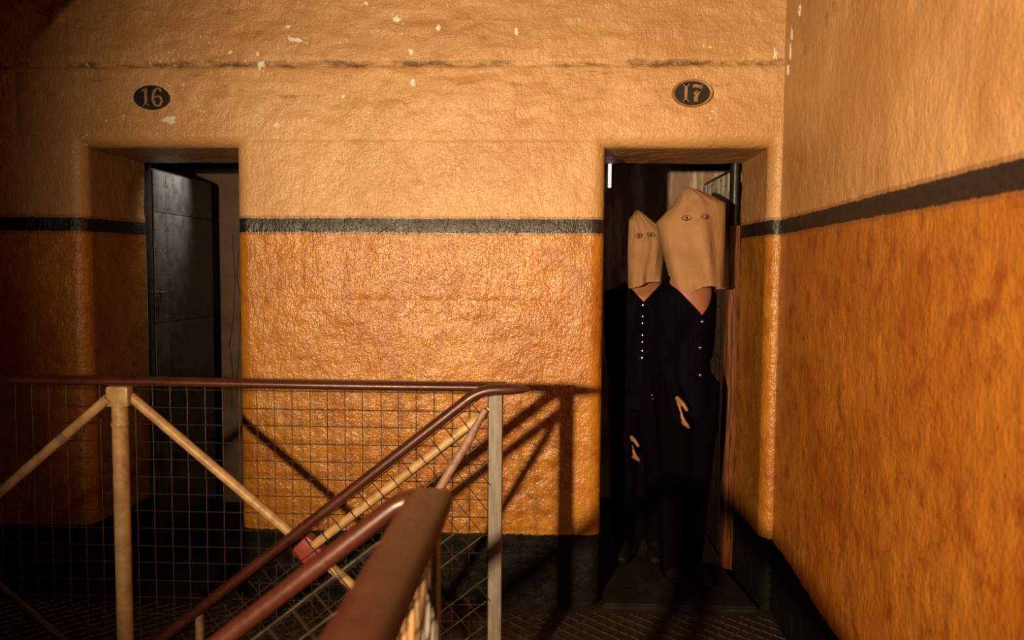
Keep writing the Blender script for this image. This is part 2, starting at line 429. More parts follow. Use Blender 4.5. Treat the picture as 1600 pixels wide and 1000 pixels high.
# cells behind the two doors
def cell(x0, x1, y1, mat):
    y0 = YB+0.075
    struct(box('wall_cell_back', ((x0+x1)/2, y1+0.05, 1.35), (x1-x0+0.2, 0.1, 2.74), mat))
    struct(box('wall_cell_left', (x0-0.05, (y0+y1)/2, 1.35), (0.1, y1-y0, 2.74), 'plaster'))
    struct(box('wall_cell_right', (x1+0.05, (y0+y1)/2, 1.35), (0.1, y1-y0, 2.74), 'plaster'))
    struct(box('floor', ((x0+x1)/2, (y0+y1)/2, -0.05), (x1-x0, y1-y0, 0.1), 'stone'))
    struct(box('ceiling', ((x0+x1)/2, (y0+y1)/2, 2.77), (x1-x0+0.2, y1-y0, 0.1), 'plaster'))
cell(-2.55, -0.75, 5.05, 'plaster')
cell(-0.35, 1.55, 5.30, 'plaster_white')
struct(box('trim_4', (-1.65, 5.02, 2.14), (1.7, 0.06, 0.135), 'black', None, 0.004))
# masonry core of the front wall between and beside the openings (seen only from other sides)
def core(x0, x1, z0, z1): struct(box('wall_core', ((x0+x1)/2, 3.89, (z0+z1)/2), (x1-x0, 0.44, z1-z0), 'plaster'))
core(-3.7, -2.14, 0, 3.3); core(-1.31, 0.17, 0, 3.3); core(1.03, 1.6, 0, 3.3)
core(-2.14, -1.31, 2.10, 3.3); core(0.17, 1.03, 2.10, 3.3)

# ------------------------------------------------------------------ floor: ribbed iron plates
bm = bmesh.new()
add_box(bm, (-1.30, 3.16, -0.03), (4.8, 0.96, 0.05))
add_box(bm, (0.39, 0.92, -0.03), (1.30, 3.52, 0.05))
floor = struct(obj('floor', bm, 'iron'))
bm = bmesh.new()
def rib_field(bm, x0, x1, y0, y1, pitch=0.056, wd=0.0055, h=0.006):
    for sgn in (1, -1):
        n0 = int(((x0 - y1) if sgn > 0 else (x0 + y0))/pitch/1.414) - 1
        n1 = int(((x1 - y0) if sgn > 0 else (x1 + y1))/pitch/1.414) + 1
        for k in range(n0, n1+1):
            c = k*pitch*1.414                    # line x - sgn*y = c
            pts = []
            for yy in (y0, y1):
                pts.append((c+sgn*yy, yy))
            (xa, ya), (xb, yb) = pts
            if xa > xb: (xa, ya), (xb, yb) = (xb, yb), (xa, ya)
            if xb < x0 or xa > x1: continue
            def clip(xv): return (xv-c)*sgn
            if xa < x0: xa, ya = x0, clip(x0)
            if xb > x1: xb, yb = x1, clip(x1)
            if xb-xa < 0.01: continue
            d = Vector((xb-xa, yb-ya, 0)).normalized(); s = Vector((-d.y, d.x, 0))*wd
            a, b = Vector((xa, ya, -0.006)), Vector((xb, yb, -0.006)); t = Vector((0, 0, h))
            v = [bm.verts.new(p) for p in (a-s, a+s, b+s, b-s, a-s*0.5+t, a+s*0.5+t, b+s*0.5+t, b-s*0.5+t)]
            for f in ((4, 5, 6, 7), (0, 1, 5, 4), (2, 3, 7, 6), (1, 2, 6, 5), (3, 0, 4, 7)): bm.faces.new([v[i] for i in f])
rib_field(bm, -3.4, 0.99, 2.69, 3.50)
rib_field(bm, -0.18, 0.86, 0.60, 2.69)
tp = obj('tread_pattern', bm, 'iron_rib', floor, False); tp['kind'] = 'stuff'
for nm, c, s in (('floor_edge', (-1.86, 2.69, -0.06), (3.4, 0.02, 0.13)), ('floor_edge', (-0.265, 1.0, -0.06), (0.02, 3.3, 0.13))):
    box(nm, c, s, 'iron', floor)
# splayed stone sill inside doorway 17, and its neighbour
def sill(x0, x1, x2, x3):
    bm = bmesh.new()
    lo = [(x0, 3.55), (x1, 3.55), (x3, 4.16), (x2, 4.16)]
    v = [bm.verts.new((p[0], p[1], -0.05)) for p in lo] + [bm.verts.new((p[0], p[1], 0.018)) for p in lo]
    for f in ((4, 5, 6, 7), (0, 1, 5, 4), (1, 2, 6, 5), (2, 3, 7, 6), (3, 0, 4, 7), (3, 2, 1, 0)): bm.faces.new([v[i] for i in f])
    bmesh.ops.bevel(bm, geom=list(bm.edges), offset=0.008, segments=2, affect='EDGES')
    return struct(obj('trim_3', bm, 'stone'))
sill(0.262, 0.945, 0.30, 0.88)
sill(-2.04, -1.39, -1.98, -1.42)

# ------------------------------------------------------------------ plaster chips
dg = None
def wall_y(x, z):
    i = min(max(np.searchsorted(xs, x), 0), len(xs)-1); j = min(max(np.searchsorted(zs, z), 0), len(zs)-1)
    return float(Y[i, j])
def chip_bm(bm, x, z, w_, h_, n, seed):
    r = random.Random(seed)
    c = bm.verts.new((x, wall_y(x, z)-0.0035, z)); ring = []
    for k in range(n):
        a = 2*math.pi*k/n; f = r.uniform(0.45, 1.15)
        px, pz = x+math.cos(a)*w_*f, z+math.sin(a)*h_*f
        ring.append((bm.verts.new((px, wall_y(px, pz)-0.0018, pz)), bm.verts.new((px, wall_y(px, pz)+0.004, pz))))
    for k in range(n):
        a, b = ring[k], ring[(k+1) % n]
        bm.faces.new((c, a[0], b[0])); bm.faces.new((a[0], a[1], b[1], b[0]))
big_chips = [(-1.665, 2.140, .036, .022), (-1.248, 2.376, .020, .034), (-1.267, 2.423, .012, .016), (-1.105, 2.485, .034, .011),
             (-1.391, 2.432, .016, .010), (-0.587, 2.297, .014, .022), (-0.596, 2.428, .012, .018), (-0.657, 2.570, .020, .015),
             (-1.133, 2.540, .014, .010), (-0.893, 2.243, .013, .012), (-1.188, 2.120, .019, .014), (-0.476, 2.528, .012, .016),
             (-0.139, 2.513, .011, .018), (0.963, 2.414, .010, .026), (-0.79, 2.638, .012, .010)]
for i, (x, z, a, b) in enumerate(big_chips):
    bm = bmesh.new(); chip_bm(bm, x, z, a, b, 13, i*3+1); obj('plaster_chip', bm, 'chip', wall_back, False)
bm = bmesh.new()
small = [(-1.49, 2.498), (-1.082, 2.49), (-1.743, 2.384), (-1.668, 2.405), (-1.589, 2.383), (-1.321, 2.396), (-0.88, 2.489), (-0.854, 2.238),
         (-1.535, 2.203), (-1.512, 2.176), (-1.519, 2.14), (-1.268, 2.112), (-2.411, 2.33), (-2.033, 2.385), (0.628, 2.321), (0.695, 2.146),
         (0.709, 2.124), (-0.435, 2.628), (-1.602, 2.27), (-1.648, 2.253), (-1.791, 2.29), (-1.662, 2.289), (-1.72, 2.30), (-1.70, 2.395),
         (-1.64, 2.40), (-1.05, 2.47), (-0.98, 2.46), (-0.74, 2.52), (-0.70, 2.60), (-0.63, 2.55), (-1.15, 2.47), (-1.45, 2.40), (-1.55, 2.24),
         (-2.06, 2.065), (-2.10, 2.075), (-1.95, 2.14), (-1.89, 2.13), (-1.80, 2.14), (0.66, 2.32), (0.66, 2.45), (0.93, 2.20), (0.96, 2.44)]
for i, (x, z) in enumerate(small):
    for j in range(3 if i % 3 == 0 else 1):
        chip_bm(bm, x+(random.uniform(-.03, .03) if j else 0), z+(random.uniform(-.03, .03) if j else 0), random.uniform(.003, .0085), random.uniform(.003, .008), 7, i*7+j)
o = obj('plaster_chip', bm, 'chip', wall_back, False); o['kind'] = 'stuff'

wr = bpy.data.objects['wall_right']
for i, (dd, dz, a, b) in enumerate([(0.13, 2.40, .012, .045), (0.15, 2.47, .016, .030), (0.27, 2.52, .014, .022), (0.10, 2.33, .010, .022)]):
    bm = bmesh.new(); r = random.Random(i+50); ring = []
    ii = min(int(dd/0.014), X2.shape[0]-1); jj = int((dz+0.02)/0.014)
    xf = float(X2[max(0, ii-2):ii+3, jj-3:jj+4].min())-0.001
    c_ = bm.verts.new((xf, YW+0.03-dd, dz))
    for k in range(12):
        an = 2*math.pi*k/12; f_ = r.uniform(0.4, 1.15)
        yy, zz_ = YW+0.03-dd+math.cos(an)*a*f_, dz+math.sin(an)*b*f_
        ring.append((bm.verts.new((xf+0.0005, yy, zz_)), bm.verts.new((xf+0.014, yy, zz_))))
    for k in range(12):
        p_, q_ = ring[k], ring[(k+1) % 12]
        bm.faces.new((c_, p_[0], q_[0])); bm.faces.new((p_[0], p_[1], q_[1], q_[0]))
    obj('plaster_chip', bm, 'chip', wr, False)

# ------------------------------------------------------------------ number plates
def oval_plate(cx, cz, a, b, label, rim, digits):
    y = 3.566
    root = thing('number_plate', label, 'number plate', (cx, YW, cz), 'oval cell numbers')
    def disc(name, a0, a1, b1, yf, mat):
        bm = bmesh.new(); n = 48
        prof = [(1.0, 0.022), (1.0, 0.0), (0.96, -0.0025), (0.0, -0.0025)] if a0 == 0 else [(1.0, 0.022), (1.0, 0.0), (0.97, -0.004), (a0+0.04, -0.001), (a0, 0.006)]
        rings = []
        for f, dy in prof:
            if f == 0.0:
                rings.append([bm.verts.new((cx, yf+dy, cz))]*n); continue
            rings.append([bm.verts.new((cx+a1*f*math.cos(2*math.pi*k/n), yf+dy, cz+b1*f*math.sin(2*math.pi*k/n))) for k in range(n)])
        for r1, r2 in zip(rings, rings[1:]):
            for k in range(n):
                vs = []
                for v in (r1[k], r1[(k+1) % n], r2[(k+1) % n], r2[k]):
                    if v not in vs: vs.append(v)
                bm.faces.new(vs)
        return obj(name, bm, mat, root)
    disc('plate', 0, a, b, y+0.002, 'plate')
    if rim: disc('plate_rim', 0.82, a*1.13, b*1.2, y+0.001, 'plate_rim')
    def ribbon(bm, pts, wd):
        """flat stroke of varying width in the plane of the plate"""
        L = []; R = []
        for i, (px, pz) in enumerate(pts):
            p0 = Vector(pts[max(i-1, 0)]); p1 = Vector(pts[min(i+1, len(pts)-1)])
            d = (p1-p0).normalized(); nrm = Vector((-d.y, d.x))
            ww = wd[i] if isinstance(wd, list) else wd
            L.append((px+nrm.x*ww/2, pz+nrm.y*ww/2)); R.append((px-nrm.x*ww/2, pz-nrm.y*ww/2))
        yt, yb_ = y-0.0030, y+0.001
        mk = lambda p, yy: bm.verts.new((cx+p[0], yy, cz+p[1]))
        Lt, Rt = [mk(p, yt) for p in L], [mk(p, yt) for p in R]; Lb, Rb = [mk(p, yb_) for p in L], [mk(p, yb_) for p in R]
        for i in range(len(pts)-1):
            bm.faces.new((Lt[i], Lt[i+1], Rt[i+1], Rt[i])); bm.faces.new((Lt[i], Lb[i], Lb[i+1], Lt[i+1])); bm.faces.new((Rt[i], Rt[i+1], Rb[i+1], Rb[i]))
        for i in (0, -1): bm.faces.new((Lt[i], Rt[i], Rb[i], Lb[i]))
    for d, ox in digits:
        bm = bmesh.new(); h = b*0.74
        if d == '1':
            ribbon(bm, [(ox, -h), (ox, -h*0.6), (ox, h*0.6), (ox, h)], 0.0125)
            ribbon(bm, [(ox-0.013, -h+0.003), (ox+0.013, -h+0.003)], 0.006)
            if rim: ribbon(bm, [(ox-0.013, h-0.003), (ox+0.013, h-0.003)], 0.006)
            else: ribbon(bm, [(ox-0.002, h-0.003), (ox-0.010, h-0.008), (ox-0.018, h-0.012)], [0.010, 0.008, 0.004])
        elif d == '6':
            pts = [(ox+0.017, h*0.62), (ox+0.010, h*0.92), (ox, h), (ox-0.012, h*0.72), (ox-0.019, h*0.2), (ox-0.020, -h*0.3), (ox-0.012, -h*0.82), (ox, -h),
                   (ox+0.013, -h*0.85), (ox+0.019, -h*0.42), (ox+0.013, h*0.02), (ox+0.001, h*0.12), (ox-0.011, -h*0.02), (ox-0.017, -h*0.25)]
            ribbon(bm, pts, [.011, .008, .008, .011, .013, .013, .011, .008, .011, .013, .010, .007, .006, .005])
        else:
            ribbon(bm, [(ox-0.020, h*0.62), (ox-0.017, h*0.80), (ox-0.008, h*0.84), (ox+0.006, h*0.72), (ox+0.021, h*0.92)], [.006, .011, .013, .011, .006])
            ribbon(bm, [(ox+0.020, h*0.88), (ox+0.010, h*0.35), (ox-0.002, -h*0.15), (ox-0.008, -h*0.6), (ox-0.008, -h)], [.006, .009, .013, .016, .018])
            ribbon(bm, [(ox-0.017, -h*0.1), (ox+0.014, h*0.42)], [.010, .006])
        obj('numeral', bm, 'numeral', root, False)
    return root
oval_plate(-1.740, 2.237, 0.079, 0.052, 'black oval plate reading 16 above the left empty doorway', False, [('1', -0.022), ('6', 0.030)])
oval_plate(0.614, 2.250, 0.077, 0.049, 'worn oval plate reading 17 with tan rim above the right doorway', True, [('1', -0.028), ('7', 0.022)])

# ------------------------------------------------------------------ door 16 : iron clad leaf standing open against the left side
def rivet(bm, p, nrm, r=0.008):
    nrm = Vector(nrm)
    m = nrm.to_track_quat('Z', 'Y').to_matrix().to_4x4(); m.translation = Vector(p)
    res = bmesh.ops.create_icosphere(bm, subdivisions=1, radius=r, matrix=m @ Matrix.Diagonal((1, 1, 0.5, 1)))
def frame(xl, xr, name, left_w, right_w, zt):
    root = struct(thing_free(name, (xl, YB+0.035, 0)))
    box('frame_post', (xl+left_w/2, YB+0.035, zt/2), (left_w, 0.07, zt), 'wood' if name == 'trim_2' else 'black', root, 0.006)
    box('frame_head', ((xl+xr)/2, YB+0.035, zt+0.03), (xr-xl, 0.07, 0.06), 'black', root, 0.006)
    return root
def thing_free(name, loc):
    o = bpy.data.objects.new(name, None); col.objects.link(o); o.location = loc; return o
f16 = frame(-2.025, -1.395, 'trim_1', 0.010, 0.02, 2.03)
box('frame_post', (-1.402, YB+0.035, 1.015), (0.03, 0.07, 2.03), 'black', f16, 0.006)

d16 = struct(thing_free('door_1', (-2.03, 4.14, 0)))
box('door_core', (-2.043, 4.50, 1.01), (0.036, 0.74, 1.98), 'black', d16, 0.004)
for (y0, y1) in ((4.135, 4.272), (4.275, 4.865)):
    for (z0, z1) in ((0.03, 0.60), (0.603, 1.20), (1.203, 1.775), (1.778, 1.99)):
        box('iron_plate', (-2.020, (y0+y1)/2, (z0+z1)/2), (0.010, y1-y0, z1-z0), 'door_plate', d16, 0.002)
bm = bmesh.new()
for zz_ in np.arange(0.08, 1.99, 0.115):
    for yy in (4.15, 4.255, 4.295, 4.845): rivet(bm, (-2.014, yy, zz_), (1, 0, 0), 0.006)
for zz_ in (0.58, 0.62, 1.18, 1.22, 1.755, 1.80):
    for yy in np.arange(4.37, 4.82, 0.09): rivet(bm, (-2.014, yy, zz_), (1, 0, 0), 0.006)
r16 = obj('rivet', bm, 'door_plate', d16); r16['kind'] = 'stuff'
bm = bmesh.new(); add_sweep(bm, [(-2.015, 4.15, 1.36), (-1.985, 4.15, 1.36), (-1.985, 4.20, 1.36), (-2.015, 4.20, 1.36)], (0.006, 0.006), 8)
obj('door_handle', bm, 'steel', d16)

# cracks running down the cell's back wall
for pts in ([(-1.985, 0.60), (-1.975, 0.85), (-1.992, 1.0), (-1.962, 1.2), (-1.95, 1.45), (-1.965, 1.7)],
            [(-1.935, 0.5), (-1.945, 0.8), (-1.925, 1.05), (-1.915, 1.3), (-1.938, 1.42), (-1.925, 1.6)]):
    sweep('crack', [(x, 5.0495, z) for x, z in pts], (0.0022, 0.0012), 'black', bpy.data.objects['wall_cell_back'], 6, (0, 1, 0))

# ------------------------------------------------------------------ door 17 : strapped leaf, lock case, post
f17 = struct(thing_free('trim_2', (0.92, YB+0.035, 0)))
box('frame_post', (0.918, YB+0.045, 0.858), (0.052, 0.09, 1.716), 'wood', f17, 0.008)
bm = bmesh.new(); add_sweep(bm, [(0.921, YB+0.045, 1.717), (0.921, YB+0.045, 2.03)], (0.026, 0.03), 20, (0, 1, 0))
obj('iron_sleeve', bm, 'black', f17)
bm = bmesh.new(); add_sweep(bm, [(0.921, YB+0.045, 1.72), (0.921, YB+0.045, 1.735)], (0.029, 0.034), 20, (0, 1, 0)); obj('iron_collar', bm, 'black', f17)
box('frame_post', (0.252, YB+0.035, 1.015), (0.034, 0.07, 2.03), 'black', f17, 0.006)
box('frame_head', (0.585, YB+0.035, 2.047), (0.72, 0.07, 0.055), 'black', f17, 0.006)
# split down the timber post
bm = bmesh.new(); add_sweep(bm, [(0.9135+0.003*math.sin(i*2.1), YB-0.0008, 0.15+i*0.075) for i in range(20)], (0.0016, 0.0016), 6); obj('timber_crack', bm, 'black', f17)

d17 = struct(thing_free('door_2', (0.93, 4.14, 0)))
box('door_core', (0.936, 4.49, 1.01), (0.05, 0.70, 1.98), 'door_strip', d17, 0.005)
for k in range(6):
    y0 = 4.15+k*0.115
    box('door_strap', (0.906, y0+0.045, 1.01), (0.012, 0.106, 1.94), 'door_strap', d17, 0.004)
bm = bmesh.new()
for k in range(6):
    for zz_ in np.arange(0.1, 1.98, 0.13): rivet(bm, (0.899, 4.15+k*0.115+0.045, zz_+0.04*(k % 2)), (-1, 0, 0), 0.007)
rr = obj('rivet', bm, 'door_strip', d17); rr['kind'] = 'stuff'
lk = box('lock_case', (0.872, 4.47, 0.835), (0.055, 0.40, 0.165), 'lock', d17, 0.008)
box('lock_flange', (0.897, 4.47, 0.835), (0.008, 0.46, 0.20), 'lock', d17, 0.003)
box('lock_bolt', (0.878, 4.72, 0.86), (0.028, 0.16, 0.036), 'steel', d17, 0.004)
for p in ((0.844, 4.65, 0.90), (0.844, 4.65, 0.77), (0.844, 4.30, 0.90), (0.844, 4.30, 0.77)):
    bm = bmesh.new(); rivet(bm, p, (-1, 0, 0), 0.011); obj('lock_rivet', bm, 'steel', lk)
# glowing tube of a narrow lamp just inside doorway 17
t_ = NT('lit tube'); t_.b.inputs['Emission Color'].default_value = (1.0, 0.90, 0.78, 1); t_.b.inputs['Emission Strength'].default_value = 1.0
MAT['tube'] = t_.fin((0.8, 0.78, 0.74), 0.4)
wl = thing('wall_lamp', 'narrow glowing white lamp tube at the left edge of the right doorway', 'lamp', (0.29, 4.16, 1.96))
box('lamp_housing', (0.283, 4.175, 1.972), (0.03, 0.045, 0.17), 'black', wl, 0.004)
sweep('lamp_tube', [(0.3125, 4.165, 1.906), (0.3125, 4.165, 1.911), (0.3125, 4.165, 2.030), (0.3125, 4.165, 2.035)], [(0.004, 0.004), (0.0085, 0.0085), (0.0085, 0.0085), (0.004, 0.004)], 'tube', wl, 12, (0, 1, 0))

# ------------------------------------------------------------------ railings
def wire_panel(name, parent, org, du, dv, lu, lv, pitch, nrm, r=0.0016, skew=None, clip=None):
    """woven wire net: org + u*du + v*dv, u in 0..lu, v in 0..lv"""
    bm = bmesh.new(); du, dv, nrm, org = map(Vector, (du, dv, nrm, org))
    k = 0
    def run(p_of, n, s):
        pts = []
        for i in range(n+1):
            p = p_of(i/n)
            if clip is None or clip(p): pts.append(p + nrm*(r*0.9*s*(1 if i % 2 else -1)))
            else:
                if len(pts) > 1: add_sweep(bm, pts, (r, r), 5, nrm, False)
                pts = []
        if len(pts) > 1: add_sweep(bm, pts, (r, r), 5, nrm, False)
    nu, nv = int(lu/pitch), int(lv/pitch)
    for i in range(nu+1):
        jit = random.uniform(-.002, .002)
        run(lambda t, i=i, jit=jit: org + du*(i*pitch+jit) + dv*(t*lv), max(2, nv), 1 if i % 2 else -1)
    for j in range(nv+1):
        jit = random.uniform(-.002, .002)
        run(lambda t, j=j, jit=jit: org + du*(t*lu) + dv*(j*pitch+jit), max(2, nu), -1 if j % 2 else 1)
    o = obj(name, bm, 'wire', parent, False); o['kind'] = 'stuff'
    return o

YG = 2.68
guard = thing('guard_railing', 'straight iron guard railing with crossed cream braces along the gallery walkway', 'railing', (-1.437, YG, 0.0))
rl = [(x, YG, 1.110+0.0025*math.sin(x*3)) for x in np.linspace(-3.5, -0.13, 24)]
sweep('handrail', rl, (0.034, 0.0155), 'rail', guard, 16, power=0.8)
def round_post(x):
    z0 = 1.0
    sweep('post', [(x, YG, -0.03), (x, YG, 1.04)], (0.0265, 0.0265), 'cream', guard, 20, (0, 1, 0))
    sweep('post_collar', [(x, YG, 0.955), (x, YG, 0.960), (x, YG, 0.968), (x, YG, 0.972)], [(0.0265, 0.0265), (0.029, 0.029), (0.029, 0.029), (0.0265, 0.0265)], 'cream', guard, 20, (0, 1, 0))
    bm = bmesh.new(); add_box(bm, (x, YG, 1.060), (0.078, 0.045, 0.072), 0.012); obj('post_head', bm, 'cream', guard)
    bm = bmesh.new(); add_sweep(bm, [(x, YG, -0.006), (x, YG, 0.012), (x, YG, 0.03)], [(0.055, 0.055), (0.055, 0.055), (0.028, 0.028)], 20, (0, 1, 0)); obj('post_foot', bm, 'cream', guard)
XP, XQ = -1.437, -0.163
round_post(XP); round_post(-2.70)
# flat end post
box('post', (XQ, YG-0.004, 0.53), (0.044, 0.060, 1.12), 'flat_post', guard, 0.004)
def brace(x0, z0, x1, z1, y, r=0.017):
    sweep('brace', [(x0, y, z0), ((x0+x1)/2, y, (z0+z1)/2), (x1, y, z1)], (r, r), 'cream', guard, 16, (0, 1, 0))
brace(XP+0.030, 1.055, XQ-0.02, 0.02, YG+0.018)
brace(XP-0.030, 1.055, -2.68, 0.02, YG-0.018)
CM = XP+(XQ-XP)*0.505
brace(XQ-0.018, 1.035, CM+0.02, 0.565, YG-0.018, 0.016)
brace(-2.67, 1.035, -2.06, 0.53, YG+0.018, 0.016)
sweep('lower_brace', [(-2.06, YG+0.018, 0.53), (XP-0.02, YG+0.018, 0.02)], (0.013, 0.013), 'wire', guard, 12, (0, 1, 0))
# coupling sleeve on the left brace and red clamps where the braces cross
sweep('brace_coupling', [(XP-0.175, YG-0.018, 0.929), (XP-0.198, YG-0.018, 0.910)], (0.0195, 0.0195), 'rod', guard, 16, (0, 1, 0))
cxm = XP + (XQ-XP)*0.505
bm = bmesh.new(); add_box(bm, (cxm, YG, 0.545), (0.085, 0.062, 0.085), 0.016, Matrix.Rotation(math.radians(45), 3, 'Y')); obj('brace_clamp', bm, 'red', guard)
wire_panel('wire_mesh', guard, (-3.40, YG+0.038, 0.05), (1, 0, 0), (0, 0, 1), 3.24, 1.045, 0.0605, (0, 1, 0))
sweep('mesh_frame', [(-3.42, YG+0.038, 0.04), (-0.15, YG+0.038, 0.04)], (0.005, 0.005), 'wire', guard, 8)

# stair railing on the far side of the stairwell
SLP = 0.80
def stair_rail(y, xk, zk, tip, label, a, b, foot_n):
    root = thing('stair_railing', label, 'railing', (xk, y, 0.0), 'handrails of the descending stairs')
    path = bend([(tip, y, zk), (xk-0.005, y, zk-0.002), (xk-1.95, y, zk-0.002-1.945*SLP)], 0.055, 7)
    rad = [(a, b)]*len(path)
    if tip > -0.1:
        path = [Vector((tip, y, zk)), Vector((tip-0.02, y, zk)), Vector((tip-0.06, y, zk))] + path[1:]
        rad = [(a*0.35, b*0.25), (a*0.7, b*0.6), (a*0.95, b*0.95)] + [(a, b)]*(len(path)-3)
    sweep('handrail', path, rad, 'rail', root, 16, power=0.8)
    d = Vector((-1, 0, -SLP)).normalized(); n = Vector((SLP, 0, -1)).normalized()
    org = Vector((xk-0.06, y+0.012, zk-0.075))
    lim = xk+0.03
    wire_panel('wire_mesh', root, org - d*0.7, d, n, 2.75, 0.80, 0.0605, (0, 1, 0),
               clip=lambda p: p.x < lim and p.z > -1.4 and p.z < zk-0.012-SLP*max(0, xk-p.x) and p.z > (p.x+0.2)*SLP-0.10)
    for k in foot_n:
        px = xk-k
        sweep('post', [(px, y, zk-k*SLP-0.01), (px, y, -0.03-(k-0.02)*SLP-0.10)], (0.014, 0.014), 'rod', root, 12, (0, 1, 0))
    return root
far = stair_rail(2.632, -0.205, 1.108, -0.050, 'dark red stair handrail sloping down from the flat end post', 0.030, 0.0185, (0.95, 1.9))
sweep('brace', [(-0.195, 2.634, 1.04), (-0.225, 2.632, 0.985), (-0.245, 2.632, 0.945), (-0.62, 2.62, 0.31), (-1.02, 2.60, -0.36)],
      [(0.011, 0.011), (0.012, 0.012), (0.015, 0.015), (0.013, 0.013), (0.013, 0.013)], 'rod', far, 12, (0, 1, 0))

# near guard beside the landing with its stair branch
near = thing('landing_railing', 'thick blurred red brown railing nearest the camera with a sloping stair branch', 'railing', (-0.226, 1.60, 0.0))
zk = 1.041
NX, NY = -0.226, 1.60
sweep('handrail', [(NX, NY+0.006, zk-0.002), (NX, NY-0.001, zk), (NX, NY-0.05, zk), (NX-0.001, 0.9, zk), (NX-0.002, 0.4, zk), (NX-0.004, -0.3, zk), (NX-0.006, -1.0, zk)],
      [(0.033, 0.012), (0.042, 0.020), (0.047, 0.022), (0.047, 0.022), (0.047, 0.022), (0.047, 0.022), (0.047, 0.022)], 'rail', near, 20, power=0.85)
path = bend([(NX+0.01, NY, zk-0.002), (NX-0.055, NY, zk-0.004), (-2.1, NY, zk-0.004-(2.1+NX-0.055)*SLP)], 0.06, 8)
sweep('stair_handrail', path, (0.031, 0.020), 'rail', near, 16, power=0.85)
box('post', (NX+0.006, NY-0.04, 0.51), (0.030, 0.050, 1.10), 'flat_post', near, 0.003)
sweep('brace', [(NX-0.010, NY-0.06, 1.0), (NX-0.012, NY-1.05, 0.02)], (0.024, 0.024), 'cream', near, 16, (1, 0, 0))
sweep('brace', [(NX-0.010, -0.75, 1.0), (NX-0.012, 0.20, 0.02)], (0.020, 0.020), 'cream', near, 16, (1, 0, 0))
box('post', (NX, -0.80, 0.51), (0.030, 0.050, 1.10), 'flat_post', near, 0.003)
wire_panel('wire_mesh', near, (NX+0.018, -0.78, 0.05), (0, 1, 0), (0, 0, 1), 2.33, 1.0, 0.0605, (1, 0, 0), 0.0018)
d = Vector((-1, 0, -SLP)).normalized(); n = Vector((SLP, 0, -1)).normalized()
wire_panel('stair_wire_mesh', near, Vector((NX-0.08, NY+0.01, zk-0.075)) - d*0.7, d, n, 2.7, 0.80, 0.0605, (0, 1, 0), 0.0016,
           clip=lambda p: p.x < NX-0.03 and p.z < zk-0.025-SLP*max(0, NX-0.05-p.x) and p.z > (p.x+0.2)*SLP-0.10)
for k in (0.95, 1.8):
    sweep('stair_post', [(NX-0.05-k, NY, zk-k*SLP-0.01), (NX-0.05-k, NY, -0.10-k*SLP)], (0.014, 0.014), 'rod', near, 12, (0, 1, 0))

# the stair flight itself, going down to the left, and the flight above
def flight(x0, z0, n, label, name, slope, sgn=-1):
    root = thing(name, label, 'stairs', (x0, 2.0, z0), None)
    for y in (1.62, 2.615):
        bm = bmesh.new(); L = n*0.24
        v = []
        for yy in (y-0.012, y+0.012):
            v += [bm.verts.new(p) for p in ((x0, yy, z0+0.02), (x0-L, yy, z0+0.02-L*slope), (x0-L, yy, z0-0.24-L*slope), (x0, yy, z0-0.24))]
        for f in ((0, 1, 2, 3), (7, 6, 5, 4), (0, 4, 5, 1), (1, 5, 6, 2), (2, 6, 7, 3), (3, 7, 4, 0)): bm.faces.new([v[i] for i in f])
        obj('stringer', bm, 'iron', root, False)
    tm = None
    for k in range(n):
        c = (x0-0.12-k*0.24, 2.117, z0-0.10-k*0.24*slope)
        if tm is None:
            t = box('tread', c, (0.25, 0.97, 0.03), 'iron', root, 0.004); tm = t; c0 = c
        else:
            t = tm.copy(); col.objects.link(t); t.parent = root
            t.location = (c[0]-c0[0], 0, c[2]-c0[2])
    return root
flight(-0.28, -0.03, 8, 'black iron stair flight descending to the left below the handrails', 'staircase', SLP)
# soffit of the upper flight: only its shadow reaches the corner of the photograph
up = flight(-0.75, 2.209+0.94*(2.125-0.75)+0.24, 12, 'black iron underside of the upper stair flight', 'upper_staircase', 0.94)
bm = bmesh.new(); xa, xb = -0.75, -3.6
fz = lambda x: 2.209+0.94*(x+2.125)
v = [bm.verts.new(p) for yy in (1.34, 2.66) for p in ((xa, yy, fz(xa)), (xb, yy, fz(xb)), (xb, yy, fz(xb)+0.02), (xa, yy, fz(xa)+0.02))]
for f in ((0, 1, 2, 3), (7, 6, 5, 4), (0, 4, 5, 1), (1, 5, 6, 2), (2, 6, 7, 3), (3, 7, 4, 0)): bm.faces.new([v[i] for i in f])
obj('soffit_plate', bm, 'iron', up, False)

# ------------------------------------------------------------------ people
def remesh(bm, voxel, smooth_it=4, fac=0.5):
    me = bpy.data.meshes.new('tmp'); bmesh.ops.recalc_face_normals(bm, faces=bm.faces); bm.to_mesh(me); bm.free()
    o = bpy.data.objects.new('tmp', me); col.objects.link(o)
    m = o.modifiers.new('r', 'REMESH'); m.mode = 'VOXEL'; m.voxel_size = voxel
    s = o.modifiers.new('s', 'SMOOTH'); s.factor = fac; s.iterations = smooth_it
    dg = bpy.context.evaluated_depsgraph_get(); dg.update()
    e = o.evaluated_get(dg); out = bpy.data.meshes.new_from_object(e)
    bpy.data.objects.remove(o); bpy.data.meshes.remove(me)
    b = bmesh.new(); b.from_mesh(out); bpy.data.meshes.remove(out)
    return b
def ball(bm, p, r, sc=(1, 1, 1), rot=None):
    m = Matrix.Translation(Vector(p)) @ (rot.to_4x4() if rot is not None else Matrix.Identity(4)) @ Matrix.Diagonal((*sc, 1))
    bmesh.ops.create_icosphere(bm, subdivisions=3, radius=r, matrix=m)
